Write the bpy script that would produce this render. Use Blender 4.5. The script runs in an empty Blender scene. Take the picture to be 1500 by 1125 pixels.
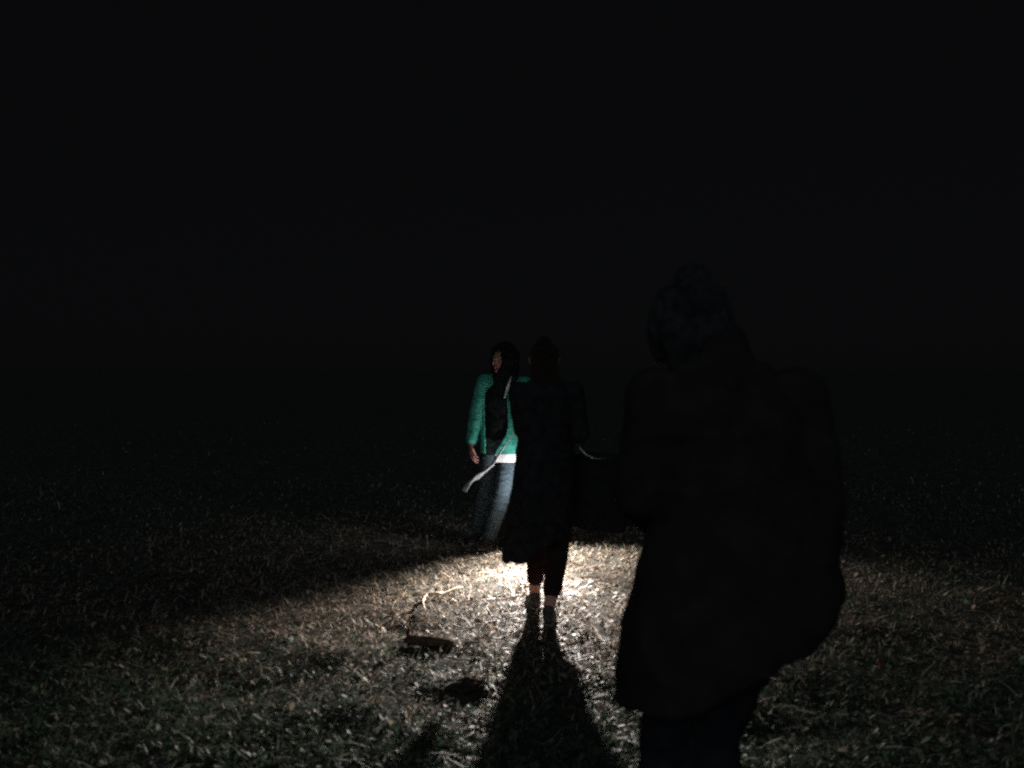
import bpy, bmesh, math, random
import numpy as np
from mathutils import Vector, Matrix, noise

random.seed(7)
RNG = np.random.default_rng(11)
scene = bpy.context.scene
COL = scene.collection

# ------------------------------------------------------------------ camera
CAM_H, FPX, HOR = 1.5, 1177.0, 540.0
cam_d = bpy.data.cameras.new('camera')
cam_d.lens = 36.0 * FPX / 1500.0
cam_d.sensor_width = 36.0
cam_d.clip_start = 0.05
cam_d.clip_end = 2000.0
cam_d.dof.use_dof = True
cam_d.dof.focus_distance = 14.0
cam_d.dof.aperture_fstop = 2.1
cam = bpy.data.objects.new('camera', cam_d)
cam.location = (0, 0, CAM_H)
cam.rotation_euler = (math.radians(90) - math.atan((562.5 - HOR) / FPX), 0, 0)
COL.objects.link(cam)
scene.camera = cam

def at(px, py, d):
    """photo pixel (1500x1125) at distance d -> point"""
    return Vector(((px - 750) / FPX * d, d, CAM_H - (py - HOR) / FPX * d))

# ------------------------------------------------------------------ night sky
world = bpy.data.worlds.new('World')
scene.world = world
world.use_nodes = True
wn, wl = world.node_tree.nodes, world.node_tree.links
bg = wn['Background']
sky = wn.new('ShaderNodeTexSky')
sky.sky_type = 'NISHITA'
sky.sun_disc = False
sky.sun_elevation = math.radians(50)
sky.sun_rotation = math.radians(200)
hs = wn.new('ShaderNodeHueSaturation')
hs.inputs['Saturation'].default_value = 0.25
wl.new(sky.outputs[0], hs.inputs['Color'])
mx = wn.new('ShaderNodeMix'); mx.data_type = 'RGBA'
mx.inputs['Factor'].default_value = 0.92
wl.new(hs.outputs[0], mx.inputs[6])
mx.inputs[7].default_value = (1.9, 1.95, 2.25, 1)
wl.new(mx.outputs[2], bg.inputs['Color'])
bg.inputs['Strength'].default_value = 0.00128

# one faint, very soft added fill from behind the camera, lifting the dark silhouettes
fill_sun_d = bpy.data.lights.new('fill_sun', 'SUN')
fill_sun_d.energy = 0.25
fill_sun_d.angle = math.radians(70)
fill_sun_d.color = (0.78, 0.9, 1.0)
fill_sun = bpy.data.objects.new('fill_sun', fill_sun_d)
fill_sun.rotation_euler = (math.radians(58), 0, math.radians(-12))
COL.objects.link(fill_sun)

scene.view_settings.view_transform = 'Standard'
scene.view_settings.look = 'None'
scene.view_settings.exposure = 0
scene.view_settings.gamma = 1
scene.view_settings.use_curve_mapping = False
scene.cycles.filter_width = 2.2
scene.cycles.max_bounces = 5
scene.cycles.use_denoising = False

# ------------------------------------------------------------------ helpers
def tag(o, label=None, cat=None, group=None, kind=None):
    if label: o['label'] = label
    if cat: o['category'] = cat
    if group: o['group'] = group
    if kind: o['kind'] = kind
    return o

def empty(name, loc=(0, 0, 0), rz=0.0):
    o = bpy.data.objects.new(name, None)
    o.empty_display_size = 0.1
    o.location = loc
    o.rotation_euler = (0, 0, rz)
    COL.objects.link(o)
    return o

def link(name, me, mat, parent=None, smooth=True):
    o = bpy.data.objects.new(name, me)
    if mat is not None:
        me.materials.clear(); me.materials.append(mat)
    if smooth and len(me.polygons):
        me.polygons.foreach_set('use_smooth', [True] * len(me.polygons))
    COL.objects.link(o)
    if parent is not None: o.parent = parent
    return o

def material(name, c1, c2=None, rough=0.9, scale=30.0, bump=0.0, bscale=200.0, metal=0.0, sss=0.0, emis=None, wave=False):
    m = bpy.data.materials.new(name)
    m.use_nodes = True
    n, l = m.node_tree.nodes, m.node_tree.links
    p = n['Principled BSDF']
    p.inputs['Roughness'].default_value = rough
    p.inputs['Metallic'].default_value = metal
    p.inputs['Specular IOR Level'].default_value = (0.04 if rough >= .84 else 0.25) if metal == 0 else 0.5
    tc = n.new('ShaderNodeTexCoord')
    nz = n.new('ShaderNodeTexNoise'); nz.inputs['Scale'].default_value = scale
    nz.inputs['Detail'].default_value = 6
    l.new(tc.outputs['Object'], nz.inputs['Vector'])
    cr = n.new('ShaderNodeValToRGB')
    cr.color_ramp.elements[0].position = 0.35
    cr.color_ramp.elements[1].position = 0.65
    cr.color_ramp.elements[0].color = (*c1, 1)
    cr.color_ramp.elements[1].color = (*(c2 or c1), 1)
    l.new(nz.outputs['Fac'], cr.inputs['Fac'])
    l.new(cr.outputs['Color'], p.inputs['Base Color'])
    if bump:
        if wave:
            nb = n.new('ShaderNodeTexWave'); nb.inputs['Distortion'].default_value = 3
        else:
            nb = n.new('ShaderNodeTexNoise')
        nb.inputs['Scale'].default_value = bscale
        l.new(tc.outputs['Object'], nb.inputs['Vector'])
        bp = n.new('ShaderNodeBump'); bp.inputs['Strength'].default_value = bump
        bp.inputs['Distance'].default_value = 0.004
        l.new(nb.outputs[0], bp.inputs['Height'])
        l.new(bp.outputs[0], p.inputs['Normal'])
    if sss:
        p.inputs['Subsurface Weight'].default_value = sss
        p.inputs['Subsurface Radius'].default_value = (0.01, 0.004, 0.002)
    if emis:
        p.inputs['Emission Color'].default_value = (*emis[0], 1)
        p.inputs['Emission Strength'].default_value = emis[1]
    return m

M = {
 'skin': material('skin', (0.50, 0.27, 0.21), (0.58, 0.34, 0.28), 0.55, 25, 0.2, 300, sss=0.1),
 'hair': material('dark_hair', (0.02, 0.014, 0.01), (0.045, 0.03, 0.02), 0.5, 60, 0.8, 90, wave=True),
 'grey_hair': material('grey_hair', (0.022, 0.022, 0.023), (0.065, 0.066, 0.068), 0.6, 40, 0.8, 80, wave=True),
 'black_coat': material('black_coat_cloth', (0.018, 0.018, 0.020), (0.034, 0.034, 0.037), 0.95, 18, 0.5, 350),
 'maroon': material('maroon_trouser_cloth', (0.022, 0.013, 0.013), (0.034, 0.018, 0.018), 0.95, 22, 0.5, 350),
 'brown_coat': material('dark_brown_coat_cloth', (0.026, 0.024, 0.025), (0.042, 0.037, 0.038), 0.95, 14, 0.5, 300),
 'dark_trouser': material('dark_trouser_cloth', (0.018, 0.019, 0.024), (0.035, 0.036, 0.042), 0.95, 20, 0.5, 350),
 'green': material('green_jacket_cloth', (0.035, 0.21, 0.16), (0.08, 0.38, 0.30), 0.95, 35, 0.6, 260),
 'dark_shirt': material('dark_shirt_cloth', (0.008, 0.010, 0.011), (0.014, 0.017, 0.018), 0.95, 25, 0.5, 300),
 'white': material('white_cloth', (0.62, 0.62, 0.62), (0.74, 0.74, 0.73), 0.85, 20, 0.5, 250),
 'grey_cloth': material('pale_grey_cloth', (0.24, 0.24, 0.24), (0.34, 0.34, 0.33), 0.9, 20, 0.5, 250),
 'denim': material('denim', (0.035, 0.05, 0.062), (0.085, 0.115, 0.13), 0.9, 60, 0.6, 420),
 'shoe': material('shoe_leather', (0.05, 0.045, 0.04), (0.09, 0.08, 0.07), 0.6, 25, 0.3, 120),
 'brown_shoe': material('brown_shoe_leather', (0.05, 0.032, 0.025), (0.08, 0.055, 0.042), 0.6, 25, 0.3, 120),
 'sole': material('rubber_sole', (0.25, 0.24, 0.22), (0.4, 0.38, 0.35), 0.8, 40),
 'bag': material('black_bag_cloth', (0.014, 0.014, 0.016), (0.024, 0.024, 0.026), 0.95, 25, 0.6, 240),
 'steel': material('polished_steel', (0.75, 0.75, 0.75), (0.85, 0.85, 0.85), 0.18, 20, metal=1.0),
 'torch': material('black_torch_body', (0.02, 0.02, 0.02), (0.04, 0.04, 0.04), 0.35, 60, metal=0.6),
 'lens': material('lit_torch_lens', (0.9, 0.9, 0.9), None, 0.2, 10, emis=((1.0, 0.93, 0.84), 30)),
 'eye': material('eye', (0.4, 0.38, 0.36), (0.45, 0.43, 0.41), 0.2, 20),
 'iris': material('dark_iris', (0.02, 0.015, 0.01), None, 0.2, 20),
 'bark': material('dark_bark', (0.045, 0.032, 0.024), (0.15, 0.105, 0.08), 0.95, 35, 1.0, 60),
 'pale_wood': material('pale_bare_wood', (0.55, 0.47, 0.36), (0.72, 0.64, 0.52), 0.85, 60, 0.6, 150),
 'tan_wood': material('tan_dry_wood', (0.28, 0.21, 0.15), (0.42, 0.33, 0.25), 0.9, 60, 0.6, 150),
 'soil_clod': material('soil_clod', (0.03, 0.024, 0.018), (0.08, 0.06, 0.045), 1.0, 40, 1.0, 80),
 'dry_leaf': material('dry_leaf', (0.42, 0.36, 0.28), (0.6, 0.53, 0.44), 0.8, 50, 0.5, 90),
 'red_leaf': material('red_brown_leaf', (0.30, 0.05, 0.045), (0.42, 0.11, 0.09), 0.8, 50, 0.5, 90),
}

def ring_frame(t, ref):
    u = ref - t * ref.dot(t)
    if u.length < 1e-4:
        u = Vector((0, 1, 0)) - t * t.y
    u.normalize()
    return u, t.cross(u)

def tube(bm, pts, radii, seg=16, ref=(1, 0, 0), caps=True):
    """closed tapered tube; a radius may be (along ref, across ref)"""
    pts = [Vector(p) for p in pts]
    rad = [(r, r) if not isinstance(r, (tuple, list)) else tuple(r) for r in radii]
    ref = Vector(ref)
    rings = []
    n = len(pts)
    tans = []
    for i in range(n):
        a = pts[max(0, i - 1)]; b = pts[min(n - 1, i + 1)]
        tans.append((b - a).normalized())
    seq = []
    if caps:
        m = min(rad[0])
        for ph in (75, 50, 25):
            s, c = math.sin(math.radians(ph)), math.cos(math.radians(ph))
            seq.append((pts[0] - tans[0] * m * s, tans[0], rad[0][0] * c, rad[0][1] * c))
    for i in range(n):
        seq.append((pts[i], tans[i], rad[i][0], rad[i][1]))
    if caps:
        m = min(rad[-1])
        for ph in (25, 50, 75):
            s, c = math.sin(math.radians(ph)), math.cos(math.radians(ph))
            seq.append((pts[-1] + tans[-1] * m * s, tans[-1], rad[-1][0] * c, rad[-1][1] * c))
    for (p, t, a, b) in seq:
        u, v = ring_frame(t, ref)
        rings.append([bm.verts.new(p + u * (a * math.cos(2 * math.pi * k / seg)) + v * (b * math.sin(2 * math.pi * k / seg))) for k in range(seg)])
    for r0, r1 in zip(rings, rings[1:]):
        for k in range(seg):
            bm.faces.new((r0[k], r0[(k + 1) % seg], r1[(k + 1) % seg], r1[k]))
    bm.faces.new(list(reversed(rings[0])))
    bm.faces.new(rings[-1])
    return rings

def ball(bm, c, r, seg=18):
    c = Vector(c)
    if not isinstance(r, (tuple, list)): r = (r, r, r)
    mat = Matrix.Translation(c) @ Matrix.Diagonal((r[0], r[1], r[2], 1))
    bmesh.ops.create_uvsphere(bm, u_segments=seg, v_segments=max(8, seg // 2), radius=1.0, matrix=mat)

def mesh_from(bm, name='mesh'):
    bmesh.ops.recalc_face_normals(bm, faces=bm.faces)
    me = bpy.data.meshes.new(name)
    bm.to_mesh(me); bm.free()
    return me

def remesh(bm, voxel, smooth=6, disp=None, name='mesh'):
    """fuse overlapping closed shapes into one continuous surface"""
    me = mesh_from(bm, name)
    o = bpy.data.objects.new('fuse', me)
    COL.objects.link(o)
    md = o.modifiers.new('r', 'REMESH'); md.mode = 'VOXEL'; md.voxel_size = voxel
    if smooth:
        s = o.modifiers.new('s', 'SMOOTH'); s.factor = 0.5; s.iterations = smooth
    dg = bpy.context.evaluated_depsgraph_get(); dg.update()
    out = bpy.data.meshes.new_from_object(o.evaluated_get(dg))
    bpy.data.objects.remove(o); bpy.data.meshes.remove(me)
    out.name = name
    if disp:
        nv = len(out.vertices)
        nrm = [v.normal.copy() for v in out.vertices]
        for i, v in enumerate(out.vertices):
            v.co = v.co + nrm[i] * disp(v.co)
    return out

def wrinkle(amp, fx=9, fz=14, seed=0.0):
    off = Vector((seed, seed * 1.7, seed * .3))
    def f(co):
        q = Vector((co.x * fx, co.y * fx, co.z * fz)) + off
        a = noise.noise(q) + 0.5 * noise.noise(q * 2.3)
        r = 1 - abs(noise.noise(q * 0.8 + Vector((5, 3, 1)))) * 2
        return amp * (0.6 * a + 0.7 * max(0, r) ** 3)
    return f

def hand(bm, wrist, d, palm_n, thumb_side, curl=0.5, size=1.0):
    """palm with four fingers and a thumb. d: direction of the hand, palm_n: out of the palm, thumb_side: +-1"""
    w = Vector(wrist); d = Vector(d).normalized()
    pn = Vector(palm_n); pn = (pn - d * pn.dot(d)).normalized()
    sd = d.cross(pn).normalized() * thumb_side
    s = size
    tube(bm, [w - d * .02, w + d * .02 * s, w + d * .055 * s, w + d * .088 * s], [(.026, .019), (.033 * s, .017 * s), (.041 * s, .015 * s), (.038 * s, .013 * s)], 14, ref=sd)
    L = [(.042, .026, .020), (.046, .030, .021), (.043, .028, .020), (.034, .021, .018)]
    for k in range(4):
        off = (1.5 - k) * .0205 * s
        base = w + d * (.088 - .006 * abs(k - 1)) * s + sd * off
        p = base - d * .015
        pts = [p, base]
        ang = 0.25 + 0.08 * k
        cur = base
        for j, ln in enumerate(L[k]):
            dd = (d * math.cos(ang) + pn * math.sin(ang)).normalized()
            dd = (dd + sd * (1.5 - k) * 0.04).normalized()
            cur = cur + dd * ln * s
            pts.append(cur)
            ang += curl * (1.0 if j < 1 else 0.8) + 0.05 * random.random()
        tube(bm, pts, [.0095 * s, .0095 * s, .0088 * s, .008 * s, .0066 * s], 10, ref=sd)
    b = w + d * .028 * s + sd * .024 * s + pn * .006
    t1 = (d * .62 + sd * .62 + pn * .45).normalized()
    t2 = (d * .85 + sd * .15 + pn * .5).normalized()
    t3 = (d * .9 - sd * .15 + pn * .45).normalized()
    p1 = b + t1 * .036 * s; p2 = p1 + t2 * .030 * s; p3 = p2 + t3 * .022 * s
    tube(bm, [b, p1, p2, p3], [.0135 * s, .0115 * s, .010 * s, .0075 * s], 10, ref=sd)

def head(bm, c, fwd, tilt=0.0):
    """head with brow, nose, lips, chin, ears; c is the centre of the skull at eye height"""
    c = Vector(c)
    f = Vector((fwd[0], fwd[1], 0)).normalized(); s = Vector((f.y, -f.x, 0)); u = Vector((0, 0, 1))
    def P(x, y, z): return c + s * x + f * y + u * z
    tube(bm, [P(0, -.02, .085), P(0, -.015, .045), P(0, -.008, 0), P(0, .012, -.045), P(0, .03, -.085), P(0, .045, -.102)],
         [(.045, .06), (.072, .088), (.074, .088), (.066, .075), (.046, .052), (.026, .026)], 20, ref=s)
    tube(bm, [P(-.034, .070, .018), P(0, .078, .016), P(.034, .070, .018)], [.011, .012, .011], 10, ref=u)
    tube(bm, [P(0, .078, .008), P(0, .090, -.012), P(0, .100, -.032)], [.007, .009, .0125], 10, ref=s)
    ball(bm, P(-.011, .090, -.034), (.008, .008, .007), 10); ball(bm, P(.011, .090, -.034), (.008, .008, .007), 10)
    tube(bm, [P(-.022, .078, -.060), P(0, .087, -.057), P(.022, .078, -.060)], [.004, .0065, .004], 8, ref=u)
    tube(bm, [P(-.020, .076, -.068), P(0, .085, -.069), P(.020, .076, -.068)], [.004, .0075, .004], 8, ref=u)
    ball(bm, P(-.042, .052, -.024), (.022, .022, .022), 12); ball(bm, P(.042, .052, -.024), (.022, .022, .022), 12)
    ball(bm, P(0, .066, -.098), (.018, .018, .014), 12)
    for q in (-1, 1):
        tube(bm, [P(q * .078, -.005, .022), P(q * .086, -.014, .005), P(q * .080, -.004, -.028)], [.010, .012, .007], 10, ref=f)
    return P

def shell(bm, levels, seg=48, thick=0.012, fold=None, hem=None, close_at=0):
    """hollow garment body: levels top -> bottom of (cx, cy, z, rx, ry); open at the bottom"""
    n = len(levels)
    def ringv(lv, i, shrink):
        cx, cy, z, rx, ry = lv
        f = i / (n - 1)
        out = []
        for k in range(seg):
            th = 2 * math.pi * k / seg
            m = 1 + (fold(th, f) if fold else 0)
            dz = (hem(th) * f ** 3 if hem else 0)
            out.append(bm.verts.new((cx + (rx * m - shrink) * math.cos(th), cy + (ry * m - shrink) * math.sin(th), z + dz)))
        return out
    rings = [ringv(lv, i, 0) for i, lv in enumerate(levels)]
    inner = [ringv(levels[i], i, thick) for i in range(n - 1, close_at, -1)]
    allr = rings + inner
    for r0, r1 in zip(allr, allr[1:]):
        for k in range(seg):
            bm.faces.new((r0[k], r0[(k + 1) % seg], r1[(k + 1) % seg], r1[k]))
    bm.faces.new(list(reversed(rings[0]))); bm.faces.new(inner[-1])

def shoe(bm_up, bm_sole, ankle, fwd, L=.25, h=.075):
    a = Vector(ankle); f = Vector((fwd[0], fwd[1], 0)).normalized(); s = Vector((f.y, -f.x, 0)); g = a.z
    def P(y, z): return Vector((a.x, a.y, 0)) + f * y + Vector((0, 0, z + a.z - h))
    tube(bm_up, [P(-.05, .045), P(-.01, .048), P(.05, .045), P(.10, .034), P(L - .085, .026)],
         [(.030, .036), (.036, .042), (.037, .034), (.042, .026), (.034, .018)], 16, ref=s)
    tube(bm_up, [P(-.018, .04), P(-.012, .078)], [.036, .038], 16, ref=s)
    tube(bm_sole, [P(-.055, .008), P(.0, .008), P(.08, .008), P(L - .08, .009)], [(.032, .010), (.037, .011), (.045, .011), (.034, .010)], 16, ref=s)

def blade_strip(pts, widths, thick=0.004, side=(0, 0, 1)):
    """a ribbon of cloth with thickness"""
    bm = bmesh.new()
    tube(bm, pts, [(w, thick) for w in widths], 12, ref=side)
    return bm

# ------------------------------------------------------------------ ground
def hgt(x, y):
    x = np.asarray(x, float); y = np.asarray(y, float)
    z = (0.009 * np.sin(x * 2.1 + 1.3 * np.sin(y * 1.3)) + 0.008 * np.sin(y * 2.7 + 0.7 * np.sin(x * 1.9) + 1)
         + 0.006 * np.sin(x * 7.1 + 2 * np.sin(y * 3.1)) * np.sin(y * 6.3 + 1.1)
         + 0.004 * np.sin(x * 17 + 3 * np.sin(y * 5)) * np.sin(y * 19 + 2 * np.sin(x * 7)))
    # hollows and little humps seen by the torch side of the lawn
    for (hx, hy, a, r) in HUMPS:
        z = z + a * np.exp(-(((x - hx) / r) ** 2 + ((y - hy) / (r * .6)) ** 2))
    return z
HUMPS = [(-0.58, 4.62, -0.045, 0.20), (-0.22, 3.82, 0.035, 0.16), (-0.20, 3.66, -0.05, 0.16), (-0.9, 4.2, 0.03, .22), (-1.3, 3.8, -.03, .25),
         (0.35, 3.9, .02, .2), (1.4, 3.9, .03, .3), (1.05, 3.3, -.04, .25), (-1.7, 4.4, .03, .3), (-.7, 3.5, .025, .2), (1.9, 4.6, .03, .3)]

def gz(x, y): return float(hgt(x, y))

ax = np.concatenate([-np.geomspace(900, 9, 26), np.linspace(-8.9, 8.9, 300), np.geomspace(9, 900, 26)])
ay = np.concatenate([-np.geomspace(900, 1.5, 22), np.linspace(-1.4, 12, 260), np.geomspace(12.1, 900, 30)])
X, Y = np.meshgrid(ax, ay)
Z = hgt(X, Y)
nx, ny = len(ax), len(ay)
gv = np.stack([X, Y, Z], -1).reshape(-1, 3)
ii, jj = np.meshgrid(np.arange(nx - 1), np.arange(ny - 1))
a = (jj * nx + ii).ravel()
gf = np.stack([a, a + 1, a + nx + 1, a + nx], 1)
def np_mesh(name, verts, faces_list):
    me = bpy.data.meshes.new(name)
    me.vertices.add(len(verts)); me.vertices.foreach_set('co', verts.astype(np.float32).ravel())
    loops = np.concatenate([f.ravel() for f in faces_list])
    tot = np.concatenate([np.full(len(f), f.shape[1]) for f in faces_list])
    start = np.concatenate([[0], np.cumsum(tot)[:-1]])
    me.loops.add(len(loops)); me.loops.foreach_set('vertex_index', loops.astype(np.int32))
    me.polygons.add(len(tot)); me.polygons.foreach_set('loop_start', start.astype(np.int32))
    me.polygons.foreach_set('loop_total', tot.astype(np.int32))
    me.update(calc_edges=True)
    return me
soil = material('soil', (0.036, 0.036, 0.032), (0.078, 0.076, 0.066), 1.0, 9, 1.0, 60)
g = link('ground', np_mesh('ground', gv, [gf]), soil)
tag(g, 'soil of the lawn under the grass', kind='structure')

# ------------------------------------------------------------------ grass
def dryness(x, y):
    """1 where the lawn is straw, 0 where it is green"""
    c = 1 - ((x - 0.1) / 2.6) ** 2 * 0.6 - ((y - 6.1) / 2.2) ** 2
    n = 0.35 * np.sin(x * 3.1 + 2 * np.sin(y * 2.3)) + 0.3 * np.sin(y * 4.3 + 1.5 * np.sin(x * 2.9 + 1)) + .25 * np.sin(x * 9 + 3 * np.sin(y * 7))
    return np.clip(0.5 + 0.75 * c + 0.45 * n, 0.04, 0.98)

def grass_points(n, y0, y1, spread=0.80):
    # more blades close to the camera, a wedge a good deal wider than the view
    y = y0 * (y1 / y0) ** RNG.random(n)
    x = (RNG.random(n) * 2 - 1) * (y * spread + 0.7)
    # tufts: thin the cover in the gaps between clumps
    c = (np.sin(x * 23 + 3 * np.sin(y * 9)) * np.sin(y * 27 + 3 * np.sin(x * 11)) + .6 * np.sin(x * 51 + 2 * np.sin(y * 33)) * np.sin(y * 47 + 2 * np.sin(x * 39)))
    sx = np.sin(x * 5.3 + 2 * np.sin(y * 4.1)) * np.sin(y * 6.1 + 2 * np.sin(x * 3.7))
    keep = RNG.random(n) < np.clip(.62 + .42 * c + .25 * sx, .10, 1)
    return x[keep], y[keep]

def blades(n, y0, y1, lmin, lmax, wid, lean_lo, lean_hi, kind):
    x, y = grass_points(n, y0, y1); n = len(x)
    z = hgt(x, y) - 0.004
    dry = dryness(x, y)
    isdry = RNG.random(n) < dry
    L = lmin + (lmax - lmin) * RNG.random(n) ** 1.6
    if kind == 'up':
        L = np.where(isdry, L * .9, L)
    far = np.clip(y / 5.0, 1, 3.0)
    w = wid * (0.6 + 0.8 * RNG.random(n)) * far ** .7
    az = RNG.random(n) * 2 * np.pi
    lean = lean_lo + (lean_hi - lean_lo) * RNG.random(n)
    bend = (0.2 + 0.9 * RNG.random(n))
    dx, dy = np.cos(az), np.sin(az)
    fa = az + np.pi / 2 + (RNG.random(n) - .5) * 1.4
    sx, sy = np.cos(fa), np.sin(fa)
    def pos(t):
        ang = lean + bend * t * .5
        r = L * t * np.sin(ang); h = L * t * np.cos(ang)
        return np.stack([x + dx * r, y + dy * r, z + np.maximum(h, 0.004 + 0.012 * t * 0)], 1)
    p0, p1, p2 = pos(0.0), pos(0.55), pos(1.0)
    sd = np.stack([sx, sy, (RNG.random(n) - .5) * .6], 1)
    v = np.stack([p0 - sd * w[:, None], p0 + sd * w[:, None], p1 + sd * w[:, None] * .85, p1 - sd * w[:, None] * .85, p2], 1)
    base = np.arange(n)[:, None] * 5
    q = base + np.array([[0, 1, 2, 3]]); t = base + np.array([[3, 2, 4]])
    r = RNG.random((n, 1)); k = RNG.random((n, 1))
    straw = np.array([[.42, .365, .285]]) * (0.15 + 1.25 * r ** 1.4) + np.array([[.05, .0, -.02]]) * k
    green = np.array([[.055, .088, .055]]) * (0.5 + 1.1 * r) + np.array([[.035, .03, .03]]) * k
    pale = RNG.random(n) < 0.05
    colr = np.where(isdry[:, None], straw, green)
    colr = np.where(pale[:, None], np.array([[.46, .43, .34]]) * (.7 + .5 * r), colr)
    return v.reshape(-1, 3), q, t, np.repeat(np.clip(colr, .01, .8), 5, 0)

def leaflets(n, y0, y1):
    """small round weed and clover leaves between the blades"""
    x, y = grass_points(n, y0, y1); n = len(x)
    dry = dryness(x, y)
    z = hgt(x, y) + 0.006 + 0.028 * RNG.random(n)
    s = (0.0060 + 0.0130 * RNG.random(n) ** 2)
    az = RNG.random(n) * 2 * np.pi; tl = (RNG.random(n) - .3) * 1.3
    u = np.stack([np.cos(az) * np.cos(tl), np.sin(az) * np.cos(tl), np.sin(tl)], 1)
    w = np.stack([-np.sin(az), np.cos(az), (RNG.random(n) - .5) * .5], 1)
    c = np.stack([x, y, z], 1)
    pts = []
    for (a, b, cup) in ((-1.2, 0, 0), (-.5, .6, .25), (.5, .75, .3), (1.2, 0, .1), (.5, -.75, .3), (-.5, -.6, .25)):
        p = c + u * (a * s)[:, None] + w * (b * s)[:, None]
        p[:, 2] += cup * s
        pts.append(p)
    v = np.stack(pts, 1)
    base = np.arange(n)[:, None] * 6
    q1 = base + np.array([[0, 1, 2, 3]]); q2 = base + np.array([[0, 3, 4, 5]])
    r = RNG.random((n, 1)); k = RNG.random((n, 1))
    green = np.array([[.06, .095, .055]]) * (0.5 + 1.2 * r) + np.array([[.03, .03, .035]]) * k
    brown = np.array([[.30, .24, .18]]) * (0.3 + 1.1 * r)
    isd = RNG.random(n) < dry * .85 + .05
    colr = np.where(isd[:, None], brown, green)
    return v.reshape(-1, 3), np.concatenate([q1, q2]), None, np.repeat(np.clip(colr, .01, .8), 6, 0)

grass_mat = bpy.data.materials.new('grass_blades')
grass_mat.use_nodes = True
_n, _l = grass_mat.node_tree.nodes, grass_mat.node_tree.links
_p = _n['Principled BSDF']
_a = _n.new('ShaderNodeAttribute'); _a.attribute_name = 'blade_colour'
_l.new(_a.outputs['Color'], _p.inputs['Base Color'])
_p.inputs['Roughness'].default_value = 0.6
_p.inputs['Specular IOR Level'].default_value = 0.3
_t = _n.new('ShaderNodeBsdfTranslucent'); _l.new(_a.outputs['Color'], _t.inputs['Color'])
_m = _n.new('ShaderNodeMixShader'); _m.inputs[0].default_value = 0.3
_l.new(_p.outputs[0], _m.inputs[1]); _l.new(_t.outputs[0], _m.inputs[2])
_l.new(_m.outputs[0], _n['Material Output'].inputs['Surface'])

def grass_object(name, label, sets):
    V, Q, T, Cc = [], [], [], []
    off = 0
    for v, q, t, c in sets:
        V.append(v); Q.append(q + off); Cc.append(c)
        if t is not None: T.append(t + off)
        off += len(v)
    V = np.concatenate(V); Cc = np.concatenate(Cc)
    faces = [np.concatenate(Q)] + ([np.concatenate(T)] if T else [])
    me = np_mesh(name, V, faces)
    at_ = me.color_attributes.new('blade_colour', 'FLOAT_COLOR', 'POINT')
    at_.data.foreach_set('color', np.concatenate([Cc, np.ones((len(Cc), 1))], 1).astype(np.float32).ravel())
    o = link(name, me, grass_mat, smooth=False)
    tag(o, label, 'grass', kind='stuff')
    return o

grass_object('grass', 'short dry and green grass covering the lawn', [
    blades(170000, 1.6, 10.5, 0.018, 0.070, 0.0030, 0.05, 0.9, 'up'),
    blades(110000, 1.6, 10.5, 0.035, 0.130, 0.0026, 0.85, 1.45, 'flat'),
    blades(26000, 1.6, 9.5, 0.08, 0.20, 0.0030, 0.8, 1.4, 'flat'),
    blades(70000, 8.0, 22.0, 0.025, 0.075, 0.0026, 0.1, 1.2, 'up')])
grass_object('weed_leaves', 'tiny round weed leaves growing between the grass blades', [leaflets(70000, 1.6, 9.5)])

# ------------------------------------------------------------------ people
def leg_pts(hip, knee, ankle):
    h, k, a = Vector(hip), Vector(knee), Vector(ankle)
    return [h, h.lerp(k, .5), k, k.lerp(a, .35), k.lerp(a, .75), a]

def body_mesh(J, voxel=0.0055):
    """J: joints in local space. one continuous skin surface"""
    bm = bmesh.new()
    fy = J['fwd']
    tube(bm, [J['pelvis'], Vector(J['pelvis']).lerp(Vector(J['chest']), .5), J['chest'], J['neck']],
         [(.150, .105), (.125, .095), (.155, .105), (.075, .06)], 22, ref=J.get('side', (1, 0, 0)))
    tube(bm, [J['neck'] - Vector((0, 0, .03)), J['neck'] + Vector((0, 0, .04)), Vector(J['head']) - Vector((0, 0, .05))], [.062, .054, .055], 16)
    for s in ('l', 'r'):
        tube(bm, [J['shoulder_' + s], Vector(J['shoulder_' + s]).lerp(Vector(J['elbow_' + s]), .5), J['elbow_' + s],
                  Vector(J['elbow_' + s]).lerp(Vector(J['wrist_' + s]), .4), J['wrist_' + s]], [.054, .045, .038, .037, .025], 14)
        tube(bm, [Vector(J['chest']) + Vector((0, 0, .06)), J['shoulder_' + s]], [.07, .052], 14)
        tube(bm, leg_pts(J['hip_' + s], J['knee_' + s], J['ankle_' + s]), [.088, .074, .054, .056, .040, .034], 16)
        a = Vector(J['ankle_' + s]); f = Vector(J['foot_' + s]).normalized()
        tube(bm, [a - f * .03 - Vector((0, 0, .02)), a + f * .05 - Vector((0, 0, .035)), a + f * .15 - Vector((0, 0, .052))], [.03, .032, .022], 12)
        hd = J['hand_' + s]
        hand(bm, J['wrist_' + s], hd[0], hd[1], hd[2], hd[3], J.get('hs', 1.0))
    head(bm, J['head'], J['look'])
    return remesh(bm, voxel, 3, name='body')

def eyes(root, J):
    f = Vector((J['look'][0], J['look'][1], 0)).normalized(); s = Vector((f.y, -f.x, 0)); c = Vector(J['head'])
    for q in (-1, 1):
        bm = bmesh.new(); ball(bm, c + s * .031 * q + f * .069, .0115, 14)
        e_ = link('eye', mesh_from(bm, 'eye'), M['eye'], root)
        bm = bmesh.new(); ball(bm, c + s * .031 * q + f * .0755, .0062, 10)
        link('iris', mesh_from(bm, 'iris'), M['iris'], e_)

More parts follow.
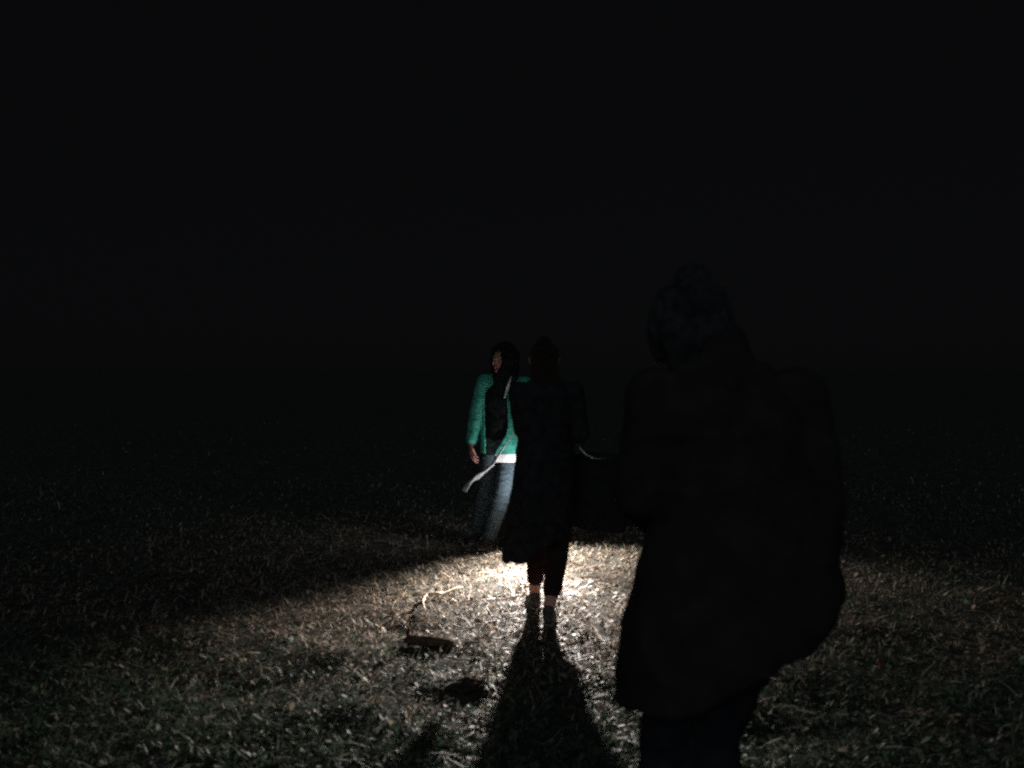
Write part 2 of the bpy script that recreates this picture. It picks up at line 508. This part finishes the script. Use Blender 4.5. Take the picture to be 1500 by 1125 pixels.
def hair_mesh(J, style):
    f = Vector((J['look'][0], J['look'][1], 0)).normalized(); s = Vector((f.y, -f.x, 0)); c = Vector(J['head']); u = Vector((0, 0, 1))
    bm = bmesh.new()
    tube(bm, [c - f * .022 + u * .095, c - f * .03 + u * .06, c - f * .038 + u * .015, c - f * .042 - u * .03, c - f * .036 - u * .06],
         [(.05, .06), (.084, .086), (.087, .074), (.080, .058), (.06, .036)], 22, ref=s)
    tube(bm, [c + f * .05 + u * .072 - s * .05, c + f * .068 + u * .078, c + f * .05 + u * .072 + s * .05], [.016, .018, .016], 10, ref=u)
    if style == 'long':
        tube(bm, [c - f * .06 + u * .02, c - f * .085 - u * .07, c - f * .10 - u * .16, c - f * .105 - u * .24], [(.078, .035), (.085, .034), (.08, .030), (.05, .018)], 18, ref=s)
    if style == 'bob':
        for q in (-1, 1):
            tube(bm, [c + s * q * .060 + u * .06 - f * .01, c + s * q * .088 + u * .02 + f * .0, c + s * q * .094 - u * .05 + f * .012, c + s * q * .080 - u * .11 + f * .01], [(.03, .05), (.022, .055), (.024, .055), (.014, .03)], 12, ref=s)
        tube(bm, [c - f * .05 + u * .03, c - f * .065 - u * .05, c - f * .06 - u * .12], [(.085, .05), (.09, .05), (.075, .035)], 18, ref=s)
    if style == 'tied':
        ball(bm, c - f * .125 + u * .02, .034, 14)
        tube(bm, [c - f * .12 + u * .01, c - f * .15 - u * .05, c - f * .14 - u * .13], [.026, .026, .012], 12, ref=s)
    fn = wrinkle(.004, 60, 12, 3)
    return remesh(bm, .006, 2, fn, 'hair')

def sleeve(bm, J, s, r0=.068, r1=.056, r2=.046, stop=.93):
    sh, el, wr = Vector(J['shoulder_' + s]), Vector(J['elbow_' + s]), Vector(J['wrist_' + s])
    tube(bm, [sh, sh.lerp(el, .5), el, el.lerp(wr, .5), el.lerp(wr, stop)], [r0, (r0 + r1) / 2, r1, (r1 + r2) / 2, r2], 18)
    tube(bm, [Vector(J['chest']) + Vector((0, 0, .07)), sh], [.09, r0], 14)

def trousers(bm, J, stops, r=(.100, .088, .070, .069, .060, .056)):
    for s in ('l', 'r'):
        h, k, a = Vector(J['hip_' + s]), Vector(J['knee_' + s]), Vector(J['ankle_' + s])
        e = k.lerp(a, stops[s])
        tube(bm, [h, h.lerp(k, .5), k, k.lerp(e, .35), k.lerp(e, .75), e], list(r), 18)
    tube(bm, [Vector(J['pelvis']) - Vector((0, 0, .04)), Vector(J['pelvis']) + Vector((0, 0, .08))], [(.165, .12), (.155, .112)], 22)

def shoes(root, J, mat):
    for s in ('l', 'r'):
        bu, bs = bmesh.new(), bmesh.new()
        shoe(bu, bs, J['ankle_' + s], J['foot_' + s])
        sh = link('shoe', remesh(bu, .005, 3, name='shoe'), mat, root)
        link('sole', remesh(bs, .005, 2, name='sole'), M['sole'], sh)

V3 = Vector
# ---- person standing in the middle, back to the camera, in the long dark coat
AX, AY = 0.20, 4.84
A = empty('person', (AX, AY, 0))
tag(A, 'person in long black coat and cropped trousers, back turned, standing in the lit grass',
    'person', 'people walking over the lawn at night')
def loc(p): return V3((p[0] - AX, p[1] - AY, p[2]))
J = dict(fwd=(0, 1, 0), look=(.04, 1, 0), pelvis=V3((.0, 0, .92)), chest=V3((.0, .01, 1.24)), neck=V3((0, .0, 1.42)), head=V3((-.005, .03, 1.55)),
         shoulder_l=V3((-.155, 0, 1.36)), elbow_l=V3((-.135, .11, 1.12)), wrist_l=V3((-.02, .27, 1.08)), hand_l=((.8, .55, .1), (.5, -.8, 0), 1, .5),
         shoulder_r=V3((.165, 0, 1.36)), elbow_r=V3((.215, -.0, 1.10)), wrist_r=V3((.13, .21, 1.04)), hand_r=((-.3, .8, -.0), (-1, .1, 0), -1, .7),
         hip_l=V3((-.085, 0, .88)), knee_l=loc((.160, 4.93, .47)), ankle_l=loc((.140, 4.98, .088)), foot_l=(-.15, 1, 0),
         hip_r=V3((.085, 0, .88)), knee_r=loc((.285, 4.80, .47)), ankle_r=loc((.215, 4.66, .088)), foot_r=(.12, 1, 0), hs=.95)
link('body', body_mesh(J), M['skin'], A)
link('hair', hair_mesh(J, 'long'), M['hair'], A)
eyes(A, J)
bm = bmesh.new(); trousers(bm, J, {'l': .70, 'r': .72}, (.098, .086, .066, .066, .058, .054))
link('trousers', remesh(bm, .008, 4, wrinkle(.007, 8, 22, 2), 'trousers'), M['maroon'], A)
bm = bmesh.new()
LV = [(0, 0, 1.44, .07, .06), (0, 0, 1.41, .15, .10), (0, .01, 1.33, .185, .13), (0, .01, 1.22, .178, .14), (0, .01, 1.08, .165, .135), (-.005, .0, .95, .178, .155),
      (-.012, 0, .80, .188, .17), (-.03, 0, .66, .195, .175), (-.045, 0, .54, .198, .18), (-.055, 0, .42, .198, .18)]
def foldA(th, f): return f ** 2 * (.045 * math.sin(6 * th + 1) + .03 * math.sin(11 * th + 2.5))
def hemA(th): return -.085 * math.cos(th + math.pi) + .015 * math.sin(3 * th) if False else (.095 * math.cos(th) + .02 * math.sin(4 * th))
shell(bm, LV, 56, .022, foldA, hemA, close_at=5)
for s in ('l', 'r'): sleeve(bm, J, s)
tube(bm, [V3((0, -.005, 1.40)), V3((0, .0, 1.475))], [(.095, .085), (.072, .068)], 20)
co = link('coat', remesh(bm, .0095, 4, wrinkle(.010, 5, 7, 4), 'coat'), M['black_coat'], A)
shoes(A, J, M['shoe'])

# ---- tote bag on that person's shoulder
bag = empty('tote_bag', (0.535, 4.93, 0.5))
tag(bag, 'black tote bag with shiny trim hanging beside the person in the long black coat', 'bag')
bm = bmesh.new()
lv = [(0, 0, .0, .150, .055), (0, 0, .02, .168, .072), (.0, 0, .15, .172, .080), (0, 0, .30, .165, .070), (0, 0, .42, .155, .05), (0, 0, .47, .150, .03)]
rings = []
for (cx, cy, z, rx, ry) in lv:
    r = []
    for k in range(40):
        th = 2 * math.pi * k / 40
        c, s_ = math.cos(th), math.sin(th)
        e = .55
        r.append(bm.verts.new((cx + rx * math.copysign(abs(c) ** e, c), cy + ry * math.copysign(abs(s_) ** e, s_), z + .02 * math.sin(2 * th + z * 9) + (.025 * c * c if z == 0 else 0))))
    rings.append(r)
for r0, r1 in zip(rings, rings[1:]):
    for k in range(40): bm.faces.new((r0[k], r0[(k + 1) % 40], r1[(k + 1) % 40], r1[k]))
bm.faces.new(list(reversed(rings[0]))); bm.faces.new(rings[-1])
link('bag_body', remesh(bm, .008, 4, wrinkle(.010, 7, 8, 8), 'bag_body'), M['bag'], bag)
for yy in (-.035, .035):
    pts = [V3((-.10, yy, .43)), V3((-.135, yy, .55)), V3((-.17, yy * .8, .72)), V3((-.20, yy * .6 - .04, .90)), V3((-.21, yy * .5 - .06, .925)), V3((-.215, yy * .5 - .04, .88)), V3((-.15, yy * .8, .64)), V3((-.06, yy, .43))]
    b2 = bmesh.new(); tube(b2, pts, [(.004, .013)] * len(pts), 12, ref=(0, 1, 0)) if False else tube(b2, pts, [(.012, .004)] * len(pts), 12, ref=(0, 1, 0))
    link('strap', mesh_from(b2, 'strap'), M['bag'], bag)
b2 = bmesh.new()
arc = [V3((-.135, -.06, .545)), V3((-.118, -.072, .51)), V3((-.085, -.082, .478)), V3((-.05, -.086, .462)), V3((-.01, -.086, .456)), V3((.03, -.084, .46))]
tube(b2, arc, [.0022, .0034, .004, .004, .003, .0018], 10)
link('metal_trim', mesh_from(b2, 'metal_trim'), M['steel'], bag)
b2 = bmesh.new(); tube(b2, [V3((-.150, -.05, .555)), V3((-.118, -.05, .552))], [(.012, .006), (.012, .006)], 12)
link('buckle', mesh_from(b2, 'buckle'), M['steel'], bag)

# ---- person with the torch, facing the camera, green jacket
BX, BY = -0.085, 6.76
B = empty('person', (BX, BY, 0))
tag(B, 'person in open green jacket with white hem and blue jeans, behind the long coat',
    'person', 'people walking over the lawn at night')
def loc(p): return V3((p[0] - BX, p[1] - BY, p[2]))
def atB(px, py, d): return loc(at(px, py, d))
JB = dict(fwd=(0, -1, 0), look=(-.8, -.6, 0), pelvis=V3((.03, 0, .93)), chest=V3((.0, -.01, 1.27)), neck=V3((.0, -.01, 1.44)), head=V3((.01, -.05, 1.575)),
          shoulder_r=V3((-.145, 0, 1.385)), elbow_r=atB(698, 606, 6.73), wrist_r=atB(690, 649, 6.63), hand_r=((.02, -.25, -1), (1, .25, 0), -1, .42),
          shoulder_l=V3((.19, -.02, 1.37)), elbow_l=V3((.275, -.07, 1.10)), wrist_l=V3((.30, -.285, .835)), hand_l=((.22, -.42, -.85), (-.8, -.2, -.1), 1, .95),
          hip_r=V3((-.06, 0, .89)), knee_r=V3((-.13, .08, .50)), ankle_r=V3((-.22, .16, .088)), foot_r=(-.2, -1, 0),
          hip_l=V3((.10, 0, .89)), knee_l=atB(735, 726, 6.62), ankle_l=V3((-.105, -.07, .088)), foot_l=(-.45, -1, 0))
M['skin_b'] = material('skin_rosy', (0.36, 0.17, 0.15), (0.44, 0.22, 0.20), 0.6, 25, 0.2, 300, sss=0.05)
link('body', body_mesh(JB), M['skin_b'], B)
link('hair', hair_mesh(JB, 'tied'), M['hair'], B)
eyes(B, JB)
bm = bmesh.new(); trousers(bm, JB, {'l': .95, 'r': .97}, (.098, .088, .068, .070, .060, .058))
link('jeans', remesh(bm, .008, 4, wrinkle(.009, 8, 20, 12), 'jeans'), M['denim'], B)
bm = bmesh.new()
tube(bm, [V3((.02, 0, .93)), V3((.01, -.005, 1.08)), V3((0, -.01, 1.25)), V3((0, -.005, 1.38)), V3((0, -.005, 1.45))], [(.168, .125), (.145, .112), (.165, .118), (.13, .09), (.07, .062)], 22)
link('shirt', remesh(bm, .008, 4, wrinkle(.006, 8, 12, 15), 'shirt'), M['dark_shirt'], B)
# invented dark covering pulled over the hair, keeps the bounce-lit head dark
f_ = V3((-.8, -.6, 0)); s_h = V3((f_.y, -f_.x, 0)); c_ = V3(JB['head'])
bm = bmesh.new()
tube(bm, [c_ - f_ * .03 + V3((0, 0, .085)), c_ - f_ * .035 + V3((0, 0, .05)), c_ - f_ * .04, c_ - f_ * .035 - V3((0, 0, .07)), c_ - f_ * .02 - V3((0, 0, .15))],
     [(.07, .08), (.105, .105), (.112, .105), (.108, .095), (.12, .095)], 22, ref=s_h)
for q in (-1, 1):
    tube(bm, [c_ + f_ * .03 + V3((0, 0, .118)), c_ + f_ * .045 + s_h * q * .075 + V3((0, 0, .07)), c_ + f_ * .045 + s_h * q * .09, c_ + f_ * .04 + s_h * q * .07 - V3((0, 0, .09)), c_ + f_ * .05 - V3((0, 0, .145))], [.022, .024, .026, .03, .035], 12, ref=(0, 0, 1))
link('added_hood', remesh(bm, .0075, 3, wrinkle(.006, 10, 12, 95), 'added_hood'), M['dark_shirt'], B)
# open jacket: side/back shell with a gap at the front
def open_shell(levels, th0, th1, seg=40, thick=.010):
    bm = bmesh.new(); outer, inner = [], []
    th_start = th0
    for (cx, cy, z, rx, ry, swing) in levels:
        th0 = th_start + swing
        ro, ri = [], []
        for k in range(seg + 1):
            f = k / seg
            th = th0 + (th1 - th0) * f
            m = 1 + .03 * math.sin(9 * th + z * 3) * (1.45 - z)
            edge = max(0, f - .78) / .22; edge0 = max(0, .22 - f) / .22
            ex, ey = 0, 0
            x, y = cx + rx * m * math.cos(th), cy + ry * m * math.sin(th)
            ro.append(bm.verts.new((x + ex, y + ey, z)))
            x, y = cx + (rx * m - thick) * math.cos(th), cy + (ry * m - thick) * math.sin(th)
            ri.append(bm.verts.new((x + ex, y + ey, z)))
        outer.append(ro); inner.append(ri)
    n = len(levels)
    for i in range(n - 1):
        for k in range(seg):
            bm.faces.new((outer[i][k], outer[i][k + 1], outer[i + 1][k + 1], outer[i + 1][k]))
            bm.faces.new((inner[i][k + 1], inner[i][k], inner[i + 1][k], inner[i + 1][k + 1]))
        for k in (0, seg):
            bm.faces.new((outer[i][k], outer[i + 1][k], inner[i + 1][k], inner[i][k]))
    for i in (0, n - 1):
        for k in range(seg):
            bm.faces.new((outer[i][k], inner[i][k], inner[i][k + 1], outer[i][k + 1]))
    return bm
# angle -90deg is the front (towards the camera); the shell runs from the wearer's left front round the back to the right front
LVJ = [(0, 0, 1.455, .085, .075, 0), (0, 0, 1.42, .15, .10, 0), (0, 0, 1.35, .185, .132, 0), (.0, 0, 1.22, .19, .145, 0), (.005, 0, 1.10, .188, .15, 0), (.01, 0, 1.03, .19, .152, -.02),
       (.015, 0, .96, .198, .16, -.14), (.02, 0, .91, .20, .165, -.30), (.025, 0, .86, .206, .168, -.50), (.028, 0, .795, .208, .170, -.68)]
bm = open_shell(LVJ, math.radians(-76), math.radians(215))
for s in ('l', 'r'): sleeve(bm, JB, s, .066, .060, .046, .90)
jk = link('jacket', remesh(bm, .0065, 2, wrinkle(.006, 9, 13, 21), 'jacket'), M['green'], B)
# white hem band of the shirt showing under the jacket, and the long white strip trailing from it
bm = open_shell([(.026, 0, .80, .214, .176, 0), (.028, 0, .765, .216, .178, 0), (.028, 0, .728, .214, .176, 0)], math.radians(-112), math.radians(70), 30, .012)
link('white_hem', remesh(bm, .005, 1, wrinkle(.004, 12, 20, 31), 'white_hem'), M['white'], B)
bm = bmesh.new()
strip = [atB(757, 630, 6.56), atB(746, 644, 6.54), atB(736, 658, 6.53), atB(728, 670, 6.51), atB(722, 681, 6.48), atB(711, 691, 6.45), atB(699, 699, 6.43), atB(688, 707, 6.42), atB(680, 719, 6.41)]
tube(bm, strip, [(.003, .004), (.005, .005), (.008, .006), (.015, .007), (.016, .008), (.014, .008), (.026, .010), (.038, .012), (.026, .010)], 14, ref=(-.7, 0, -.7))
link('white_sash', remesh(bm, .004, 1, wrinkle(.006, 25, 25, 41), 'white_sash'), M['grey_cloth'], B)
bm = bmesh.new()
tube(bm, [atB(749, 552, 6.60), atB(744, 566, 6.59), atB(739, 583, 6.58)], [(.004, .004), (.012, .005), (.007, .004)], 12)
link('white_collar', remesh(bm, .0035, 1, None, 'white_collar'), M['white'], B)
shoes(B, JB, M['brown_shoe'])

# ---- the torch in that person's hand
palm = JB['wrist_l'] + V3((BX, BY, 0)) + V3(JB['hand_l'][0]).normalized() * .080 + V3((-.026, -.012, 0))
axis = V3((.20, -.56, -.79)).normalized()
LAMP = palm + axis * .22
torch = empty('torch', palm)
tag(torch, 'black torch, switched on, held low in the hand of the person in the green jacket', 'torch')
def lt(k): return axis * k
end = (LAMP - palm).length
bm = bmesh.new(); tube(bm, [lt(-.07), lt(-.02), lt(end - .075)], [.0135, .015, .015], 24)
link('handle', mesh_from(bm, 'handle'), M['torch'], torch)
bm = bmesh.new()
u_, v_ = ring_frame(axis, V3((1, 0, 0)))
prof = [(end - .075, .0155), (end - .06, .018), (end - .04, .027), (end - .012, .029), (end - .012, .0255), (end - .032, .022), (end - .045, .006)]
rr = [[bm.verts.new(axis * p + u_ * (r * math.cos(t * math.pi / 16)) + v_ * (r * math.sin(t * math.pi / 16))) for t in range(32)] for p, r in prof]
for r0, r1 in zip(rr, rr[1:]):
    for k in range(32): bm.faces.new((r0[k], r0[(k + 1) % 32], r1[(k + 1) % 32], r1[k]))
link('torch_head', mesh_from(bm, 'torch_head'), M['torch'], torch)
bm = bmesh.new(); tube(bm, [lt(end - .018), lt(end - .016)], [.024, .024], 24, caps=False)
link('lens', mesh_from(bm, 'lens'), M['lens'], torch)

def spot(name, energy, deg, blend, aim, radius=.02, color=(1, .9, .82)):
    d = bpy.data.lights.new(name, 'SPOT')
    d.energy = energy; d.spot_size = math.radians(deg); d.spot_blend = blend
    d.shadow_soft_size = radius; d.color = color
    o = bpy.data.objects.new(name, d)
    o.location = LAMP + axis * .004
    o.rotation_euler = (V3(aim) - LAMP).to_track_quat('-Z', 'Y').to_euler()
    COL.objects.link(o)
    return o
spot('torch_beam', 165, 145, 0.38, LAMP + axis, color=(1, .92, .87))
spot('torch_hot_spot', 640, 88, 1.0, (-.02, 5.18, 0), color=(1, .90, .84))
jacket_fill = spot('jacket_fill_spot', 21, 112, 1.0, LAMP + V3((-.45, .36, .10)), color=(.95, .97, 1.0))  # added spot aimed back at the jacket, hem and hand, outside the torch's beam
jacket_fill.location = LAMP + V3((-.035, .012, .0))

# ---- person close to the camera on the right
CX, CY = 0.60, 2.13
C = empty('person', (CX, CY, 0))
tag(C, 'large near-black silhouette of a person in a dark coat, closest to the camera', 'person', 'people walking over the lawn at night')
def loc(p): return V3((p[0] - CX, p[1] - CY, p[2]))
JC = dict(fwd=(0, 1, 0), look=(.05, 1, 0), pelvis=V3((-.01, 0, .95)), chest=V3((-.03, .02, 1.30)), neck=V3((-.05, .02, 1.50)), head=V3((-.115, .05, 1.635)),
          shoulder_l=V3((-.225, 0, 1.43)), elbow_l=V3((-.262, .02, 1.15)), wrist_l=V3((-.18, .22, 1.06)), hand_l=((.3, .7, -.5), (.8, -.3, -.3), 1, .5),
          shoulder_r=V3((.155, 0, 1.43)), elbow_r=V3((.215, -.02, 1.14)), wrist_r=V3((.225, .05, .91)), hand_r=((-.05, .2, -1), (-1, .1, 0), -1, .4),
          hip_l=V3((-.12, 0, .91)), knee_l=V3((-.178, .06, .50)), ankle_l=V3((-.178, .05, .088)), foot_l=(-.1, 1, 0),
          hip_r=V3((.055, 0, .91)), knee_r=V3((-.050, .05, .50)), ankle_r=V3((-.05, -.14, .095)), foot_r=(.12, 1, 0))
link('body', body_mesh(JC), M['skin'], C)
link('hair', hair_mesh(JC, 'bob'), M['grey_hair'], C)
eyes(C, JC)
bm = bmesh.new(); trousers(bm, JC, {'l': .96, 'r': .96}, (.100, .090, .072, .070, .062, .060))
link('trousers', remesh(bm, .008, 4, wrinkle(.008, 8, 20, 52), 'trousers'), M['dark_trouser'], C)
bm = bmesh.new()
LC = [(-.05, .01, 1.50, .075, .065), (-.045, .01, 1.47, .165, .11), (-.035, .01, 1.38, .225, .14), (-.02, .01, 1.25, .225, .15), (.0, .0, 1.1, .225, .15), (.0, 0, .98, .265, .17),
      (-.01, 0, .86, .292, .185), (-.03, 0, .78, .288, .19), (-.05, 0, .70, .262, .185)]
def foldC(th, f): return f ** 2 * (.035 * math.sin(5 * th + .4) + .02 * math.sin(9 * th + 1.5))
def hemC(th): return .105 * math.cos(th) + .015 * math.sin(4 * th)
shell(bm, LC, 56, .022, foldC, hemC, close_at=4)
for s in ('l', 'r'): sleeve(bm, JC, s, .074, .064, .052)
tube(bm, [V3((-.045, .0, 1.47)), V3((-.05, .01, 1.56))], [(.10, .09), (.078, .075)], 20)
tube(bm, [V3((-.15, -.04, 1.49)), V3((-.05, -.085, 1.46)), V3((.05, -.04, 1.49))], [.03, .035, .03], 14, ref=(0, 0, 1))
link('coat', remesh(bm, .0095, 4, wrinkle(.010, 6, 8, 60), 'coat'), M['brown_coat'], C)
shoes(C, JC, M['shoe'])

# ------------------------------------------------------------------ things lying on the grass
def gpt(px, py, up=0.0):
    d = CAM_H * FPX / (py - HOR)
    p = at(px, py, d)
    return V3((p.x, p.y, gz(p.x, p.y) + up))

def twig(name, label, pix, radii, mat, up=.02, branches=()):
    root_p = gpt(*pix[0]); 
    pts = []
    for i, (a_, b_) in enumerate(pix):
        p = gpt(a_, b_, up + .008 * math.sin(i * 2.1)); pts.append(p - root_p)
    fine = []
    for i in range(len(pts) - 1):
        for t in (0, .33, .66):
            q = pts[i].lerp(pts[i + 1], t); fine.append(q + V3((random.uniform(-1, 1), random.uniform(-1, 1), random.uniform(-1, 1))) * .0025)
    fine.append(pts[-1])
    rr = np.interp(np.linspace(0, 1, len(fine)), np.linspace(0, 1, len(radii)), radii)
    bm = bmesh.new(); tube(bm, fine, [float(r) * random.uniform(.85, 1.15) for r in rr], 8, ref=(0, 0, 1))
    for (i, dx, dy, dz, r) in branches:
        b0 = fine[i]; tube(bm, [b0, b0 + V3((dx, dy, dz)) * .5 + V3((0, 0, .004)), b0 + V3((dx, dy, dz))], [r, r * .8, r * .5], 6, ref=(0, 0, 1))
    o = link(name, mesh_from(bm, name), mat)
    o.location = root_p
    tag(o, label, 'stick')
    return o
twig('stick', 'pale crooked bare stick with a hooked end lying on the lit grass', [(622, 903), (619, 893), (621, 886), (626, 882), (640, 882), (647, 879), (655, 877), (667, 873), (677, 869)],
     [.006, .008, .010, .011, .011, .009, .006], M['pale_wood'], .034, ((12, .03, .06, .02, .003),))
twig('stick', 'thin tan twig on the grass beside the feet of the long-coated person', [(722, 893), (738, 891), (752, 887), (765, 887), (776, 886)], [.003, .005, .004, .003], M['tan_wood'], .04, ((5, -.05, -.08, .01, .003),))
twig('stick', 'dark crooked twig on the brightly lit grass between the two coats', [(846, 853), (858, 856), (868, 852), (878, 855), (886, 861), (896, 864)], [.004, .006, .006, .004], M['bark'], .04, ((7, .04, .10, .01, .003), (10, -.03, .06, .01, .002)))
twig('stick', 'pale dry stalk lying in the dim grass near the bottom on the right', [(1150, 1050), (1165, 1052), (1180, 1054), (1198, 1060)], [.002, .004, .003], M['pale_wood'], .04)

def lump(name, label, cat, p, size, mat, amp, rot=0.0, seed=0.0):
    bm = bmesh.new()
    bmesh.ops.create_icosphere(bm, subdivisions=5, radius=1.0)
    for v in bm.verts:
        n_ = v.co.copy()
        f = 1 + amp * (noise.noise(n_ * 1.6 + V3((seed, 0, 0))) + .5 * noise.noise(n_ * 4 + V3((0, seed, 0))) + .25 * noise.noise(n_ * 9))
        v.co = V3((n_.x * size[0], n_.y * size[1], n_.z * size[2])) * f
    o = link(name, mesh_from(bm, name), mat)
    o.location = p; o.rotation_euler = (0, 0, rot)
    tag(o, label, cat)
    return o
# short thick piece of wood
p0 = gpt(627, 946, .018)
bm = bmesh.new()
tube(bm, [V3((-.125, .01, .012)), V3((-.09, .006, .014)), V3((-.03, 0, .012)), V3((.04, -.005, .006)), V3((.10, -.014, .002)), V3((.125, -.018, 0))], [(.016, .014), (.027, .024), (.029, .025), (.027, .023), (.027, .022), (.02, .018)], 20, ref=(0, 0, 1))
tube(bm, [V3((-.10, .01, .02)), V3((-.12, .03, .045)), V3((-.115, .04, .06))], [.016, .013, .009], 12)
lg = link('wood_chunk', remesh(bm, .0045, 1, wrinkle(.006, 30, 60, 5), 'wood_chunk'), M['bark'])
lg.location = p0
tag(lg, 'short dark chunk of fallen branch at the edge of the light pool', 'branch')
lump('soil_clod', 'dark clod of soil in the grass beside the shadow of the legs', 'soil clod', gpt(680, 1008, .006), (.085, .05, .026), M['soil_clod'], .5, .1, 3)

def leaf(label, px, py, L, mat, rot, tilt=.3, up=.03):
    bm = bmesh.new()
    n = 10; rows = []
    for i in range(n + 1):
        t = i / n
        w = L * .30 * math.sin(math.pi * t ** .8) + .0006
        zc = .15 * L * math.sin(math.pi * t)
        rows.append([bm.verts.new((L * (t - .5), w * k, zc + .22 * L * abs(k) ** 1.5 * .5)) for k in (-1, -.5, 0, .5, 1)])
    for r0, r1 in zip(rows, rows[1:]):
        for k in range(4): bm.faces.new((r0[k], r0[k + 1], r1[k + 1], r1[k]))
    tube(bm, [V3((-.5 * L, 0, 0)), V3((-.75 * L, 0, .01))], [.0012, .0008], 6)
    me = mesh_from(bm, 'leaf')
    o = link('leaf', me, mat)
    sm = o.modifiers.new('thickness', 'SOLIDIFY'); sm.thickness = .0008
    o.location = gpt(px, py, up); o.rotation_euler = (tilt, .1, rot)
    tag(o, label, 'leaf', 'fallen leaves on the lawn')
leaf('pale curled leaf in the dim grass well left of the dark chunk of branch', 474, 937, .055, M['dry_leaf'], .5, .5)
leaf('pale leaf lying right beside the shoe of the long-coated person', 829, 915, .045, M['dry_leaf'], -.6, .6, .04)
leaf('red leaf on the dim far edge of the light pool between the two coats', 906, 791, .07, M['red_leaf'], .2, .5, .04)
leaf('reddish brown leaf in the dark grass on the right', 1292, 989, .06, M['red_leaf'], 1.1, .5, .04)
leaf('small pale leaf in the dim grass on the right, close to the reddish one', 1260, 990, .035, M['dry_leaf'], 2.1, .5, .04)
leaf('pale leaf near the lower end of the dark soil clod', 655, 1024, .04, M['dry_leaf'], 2.6, .6, .04)
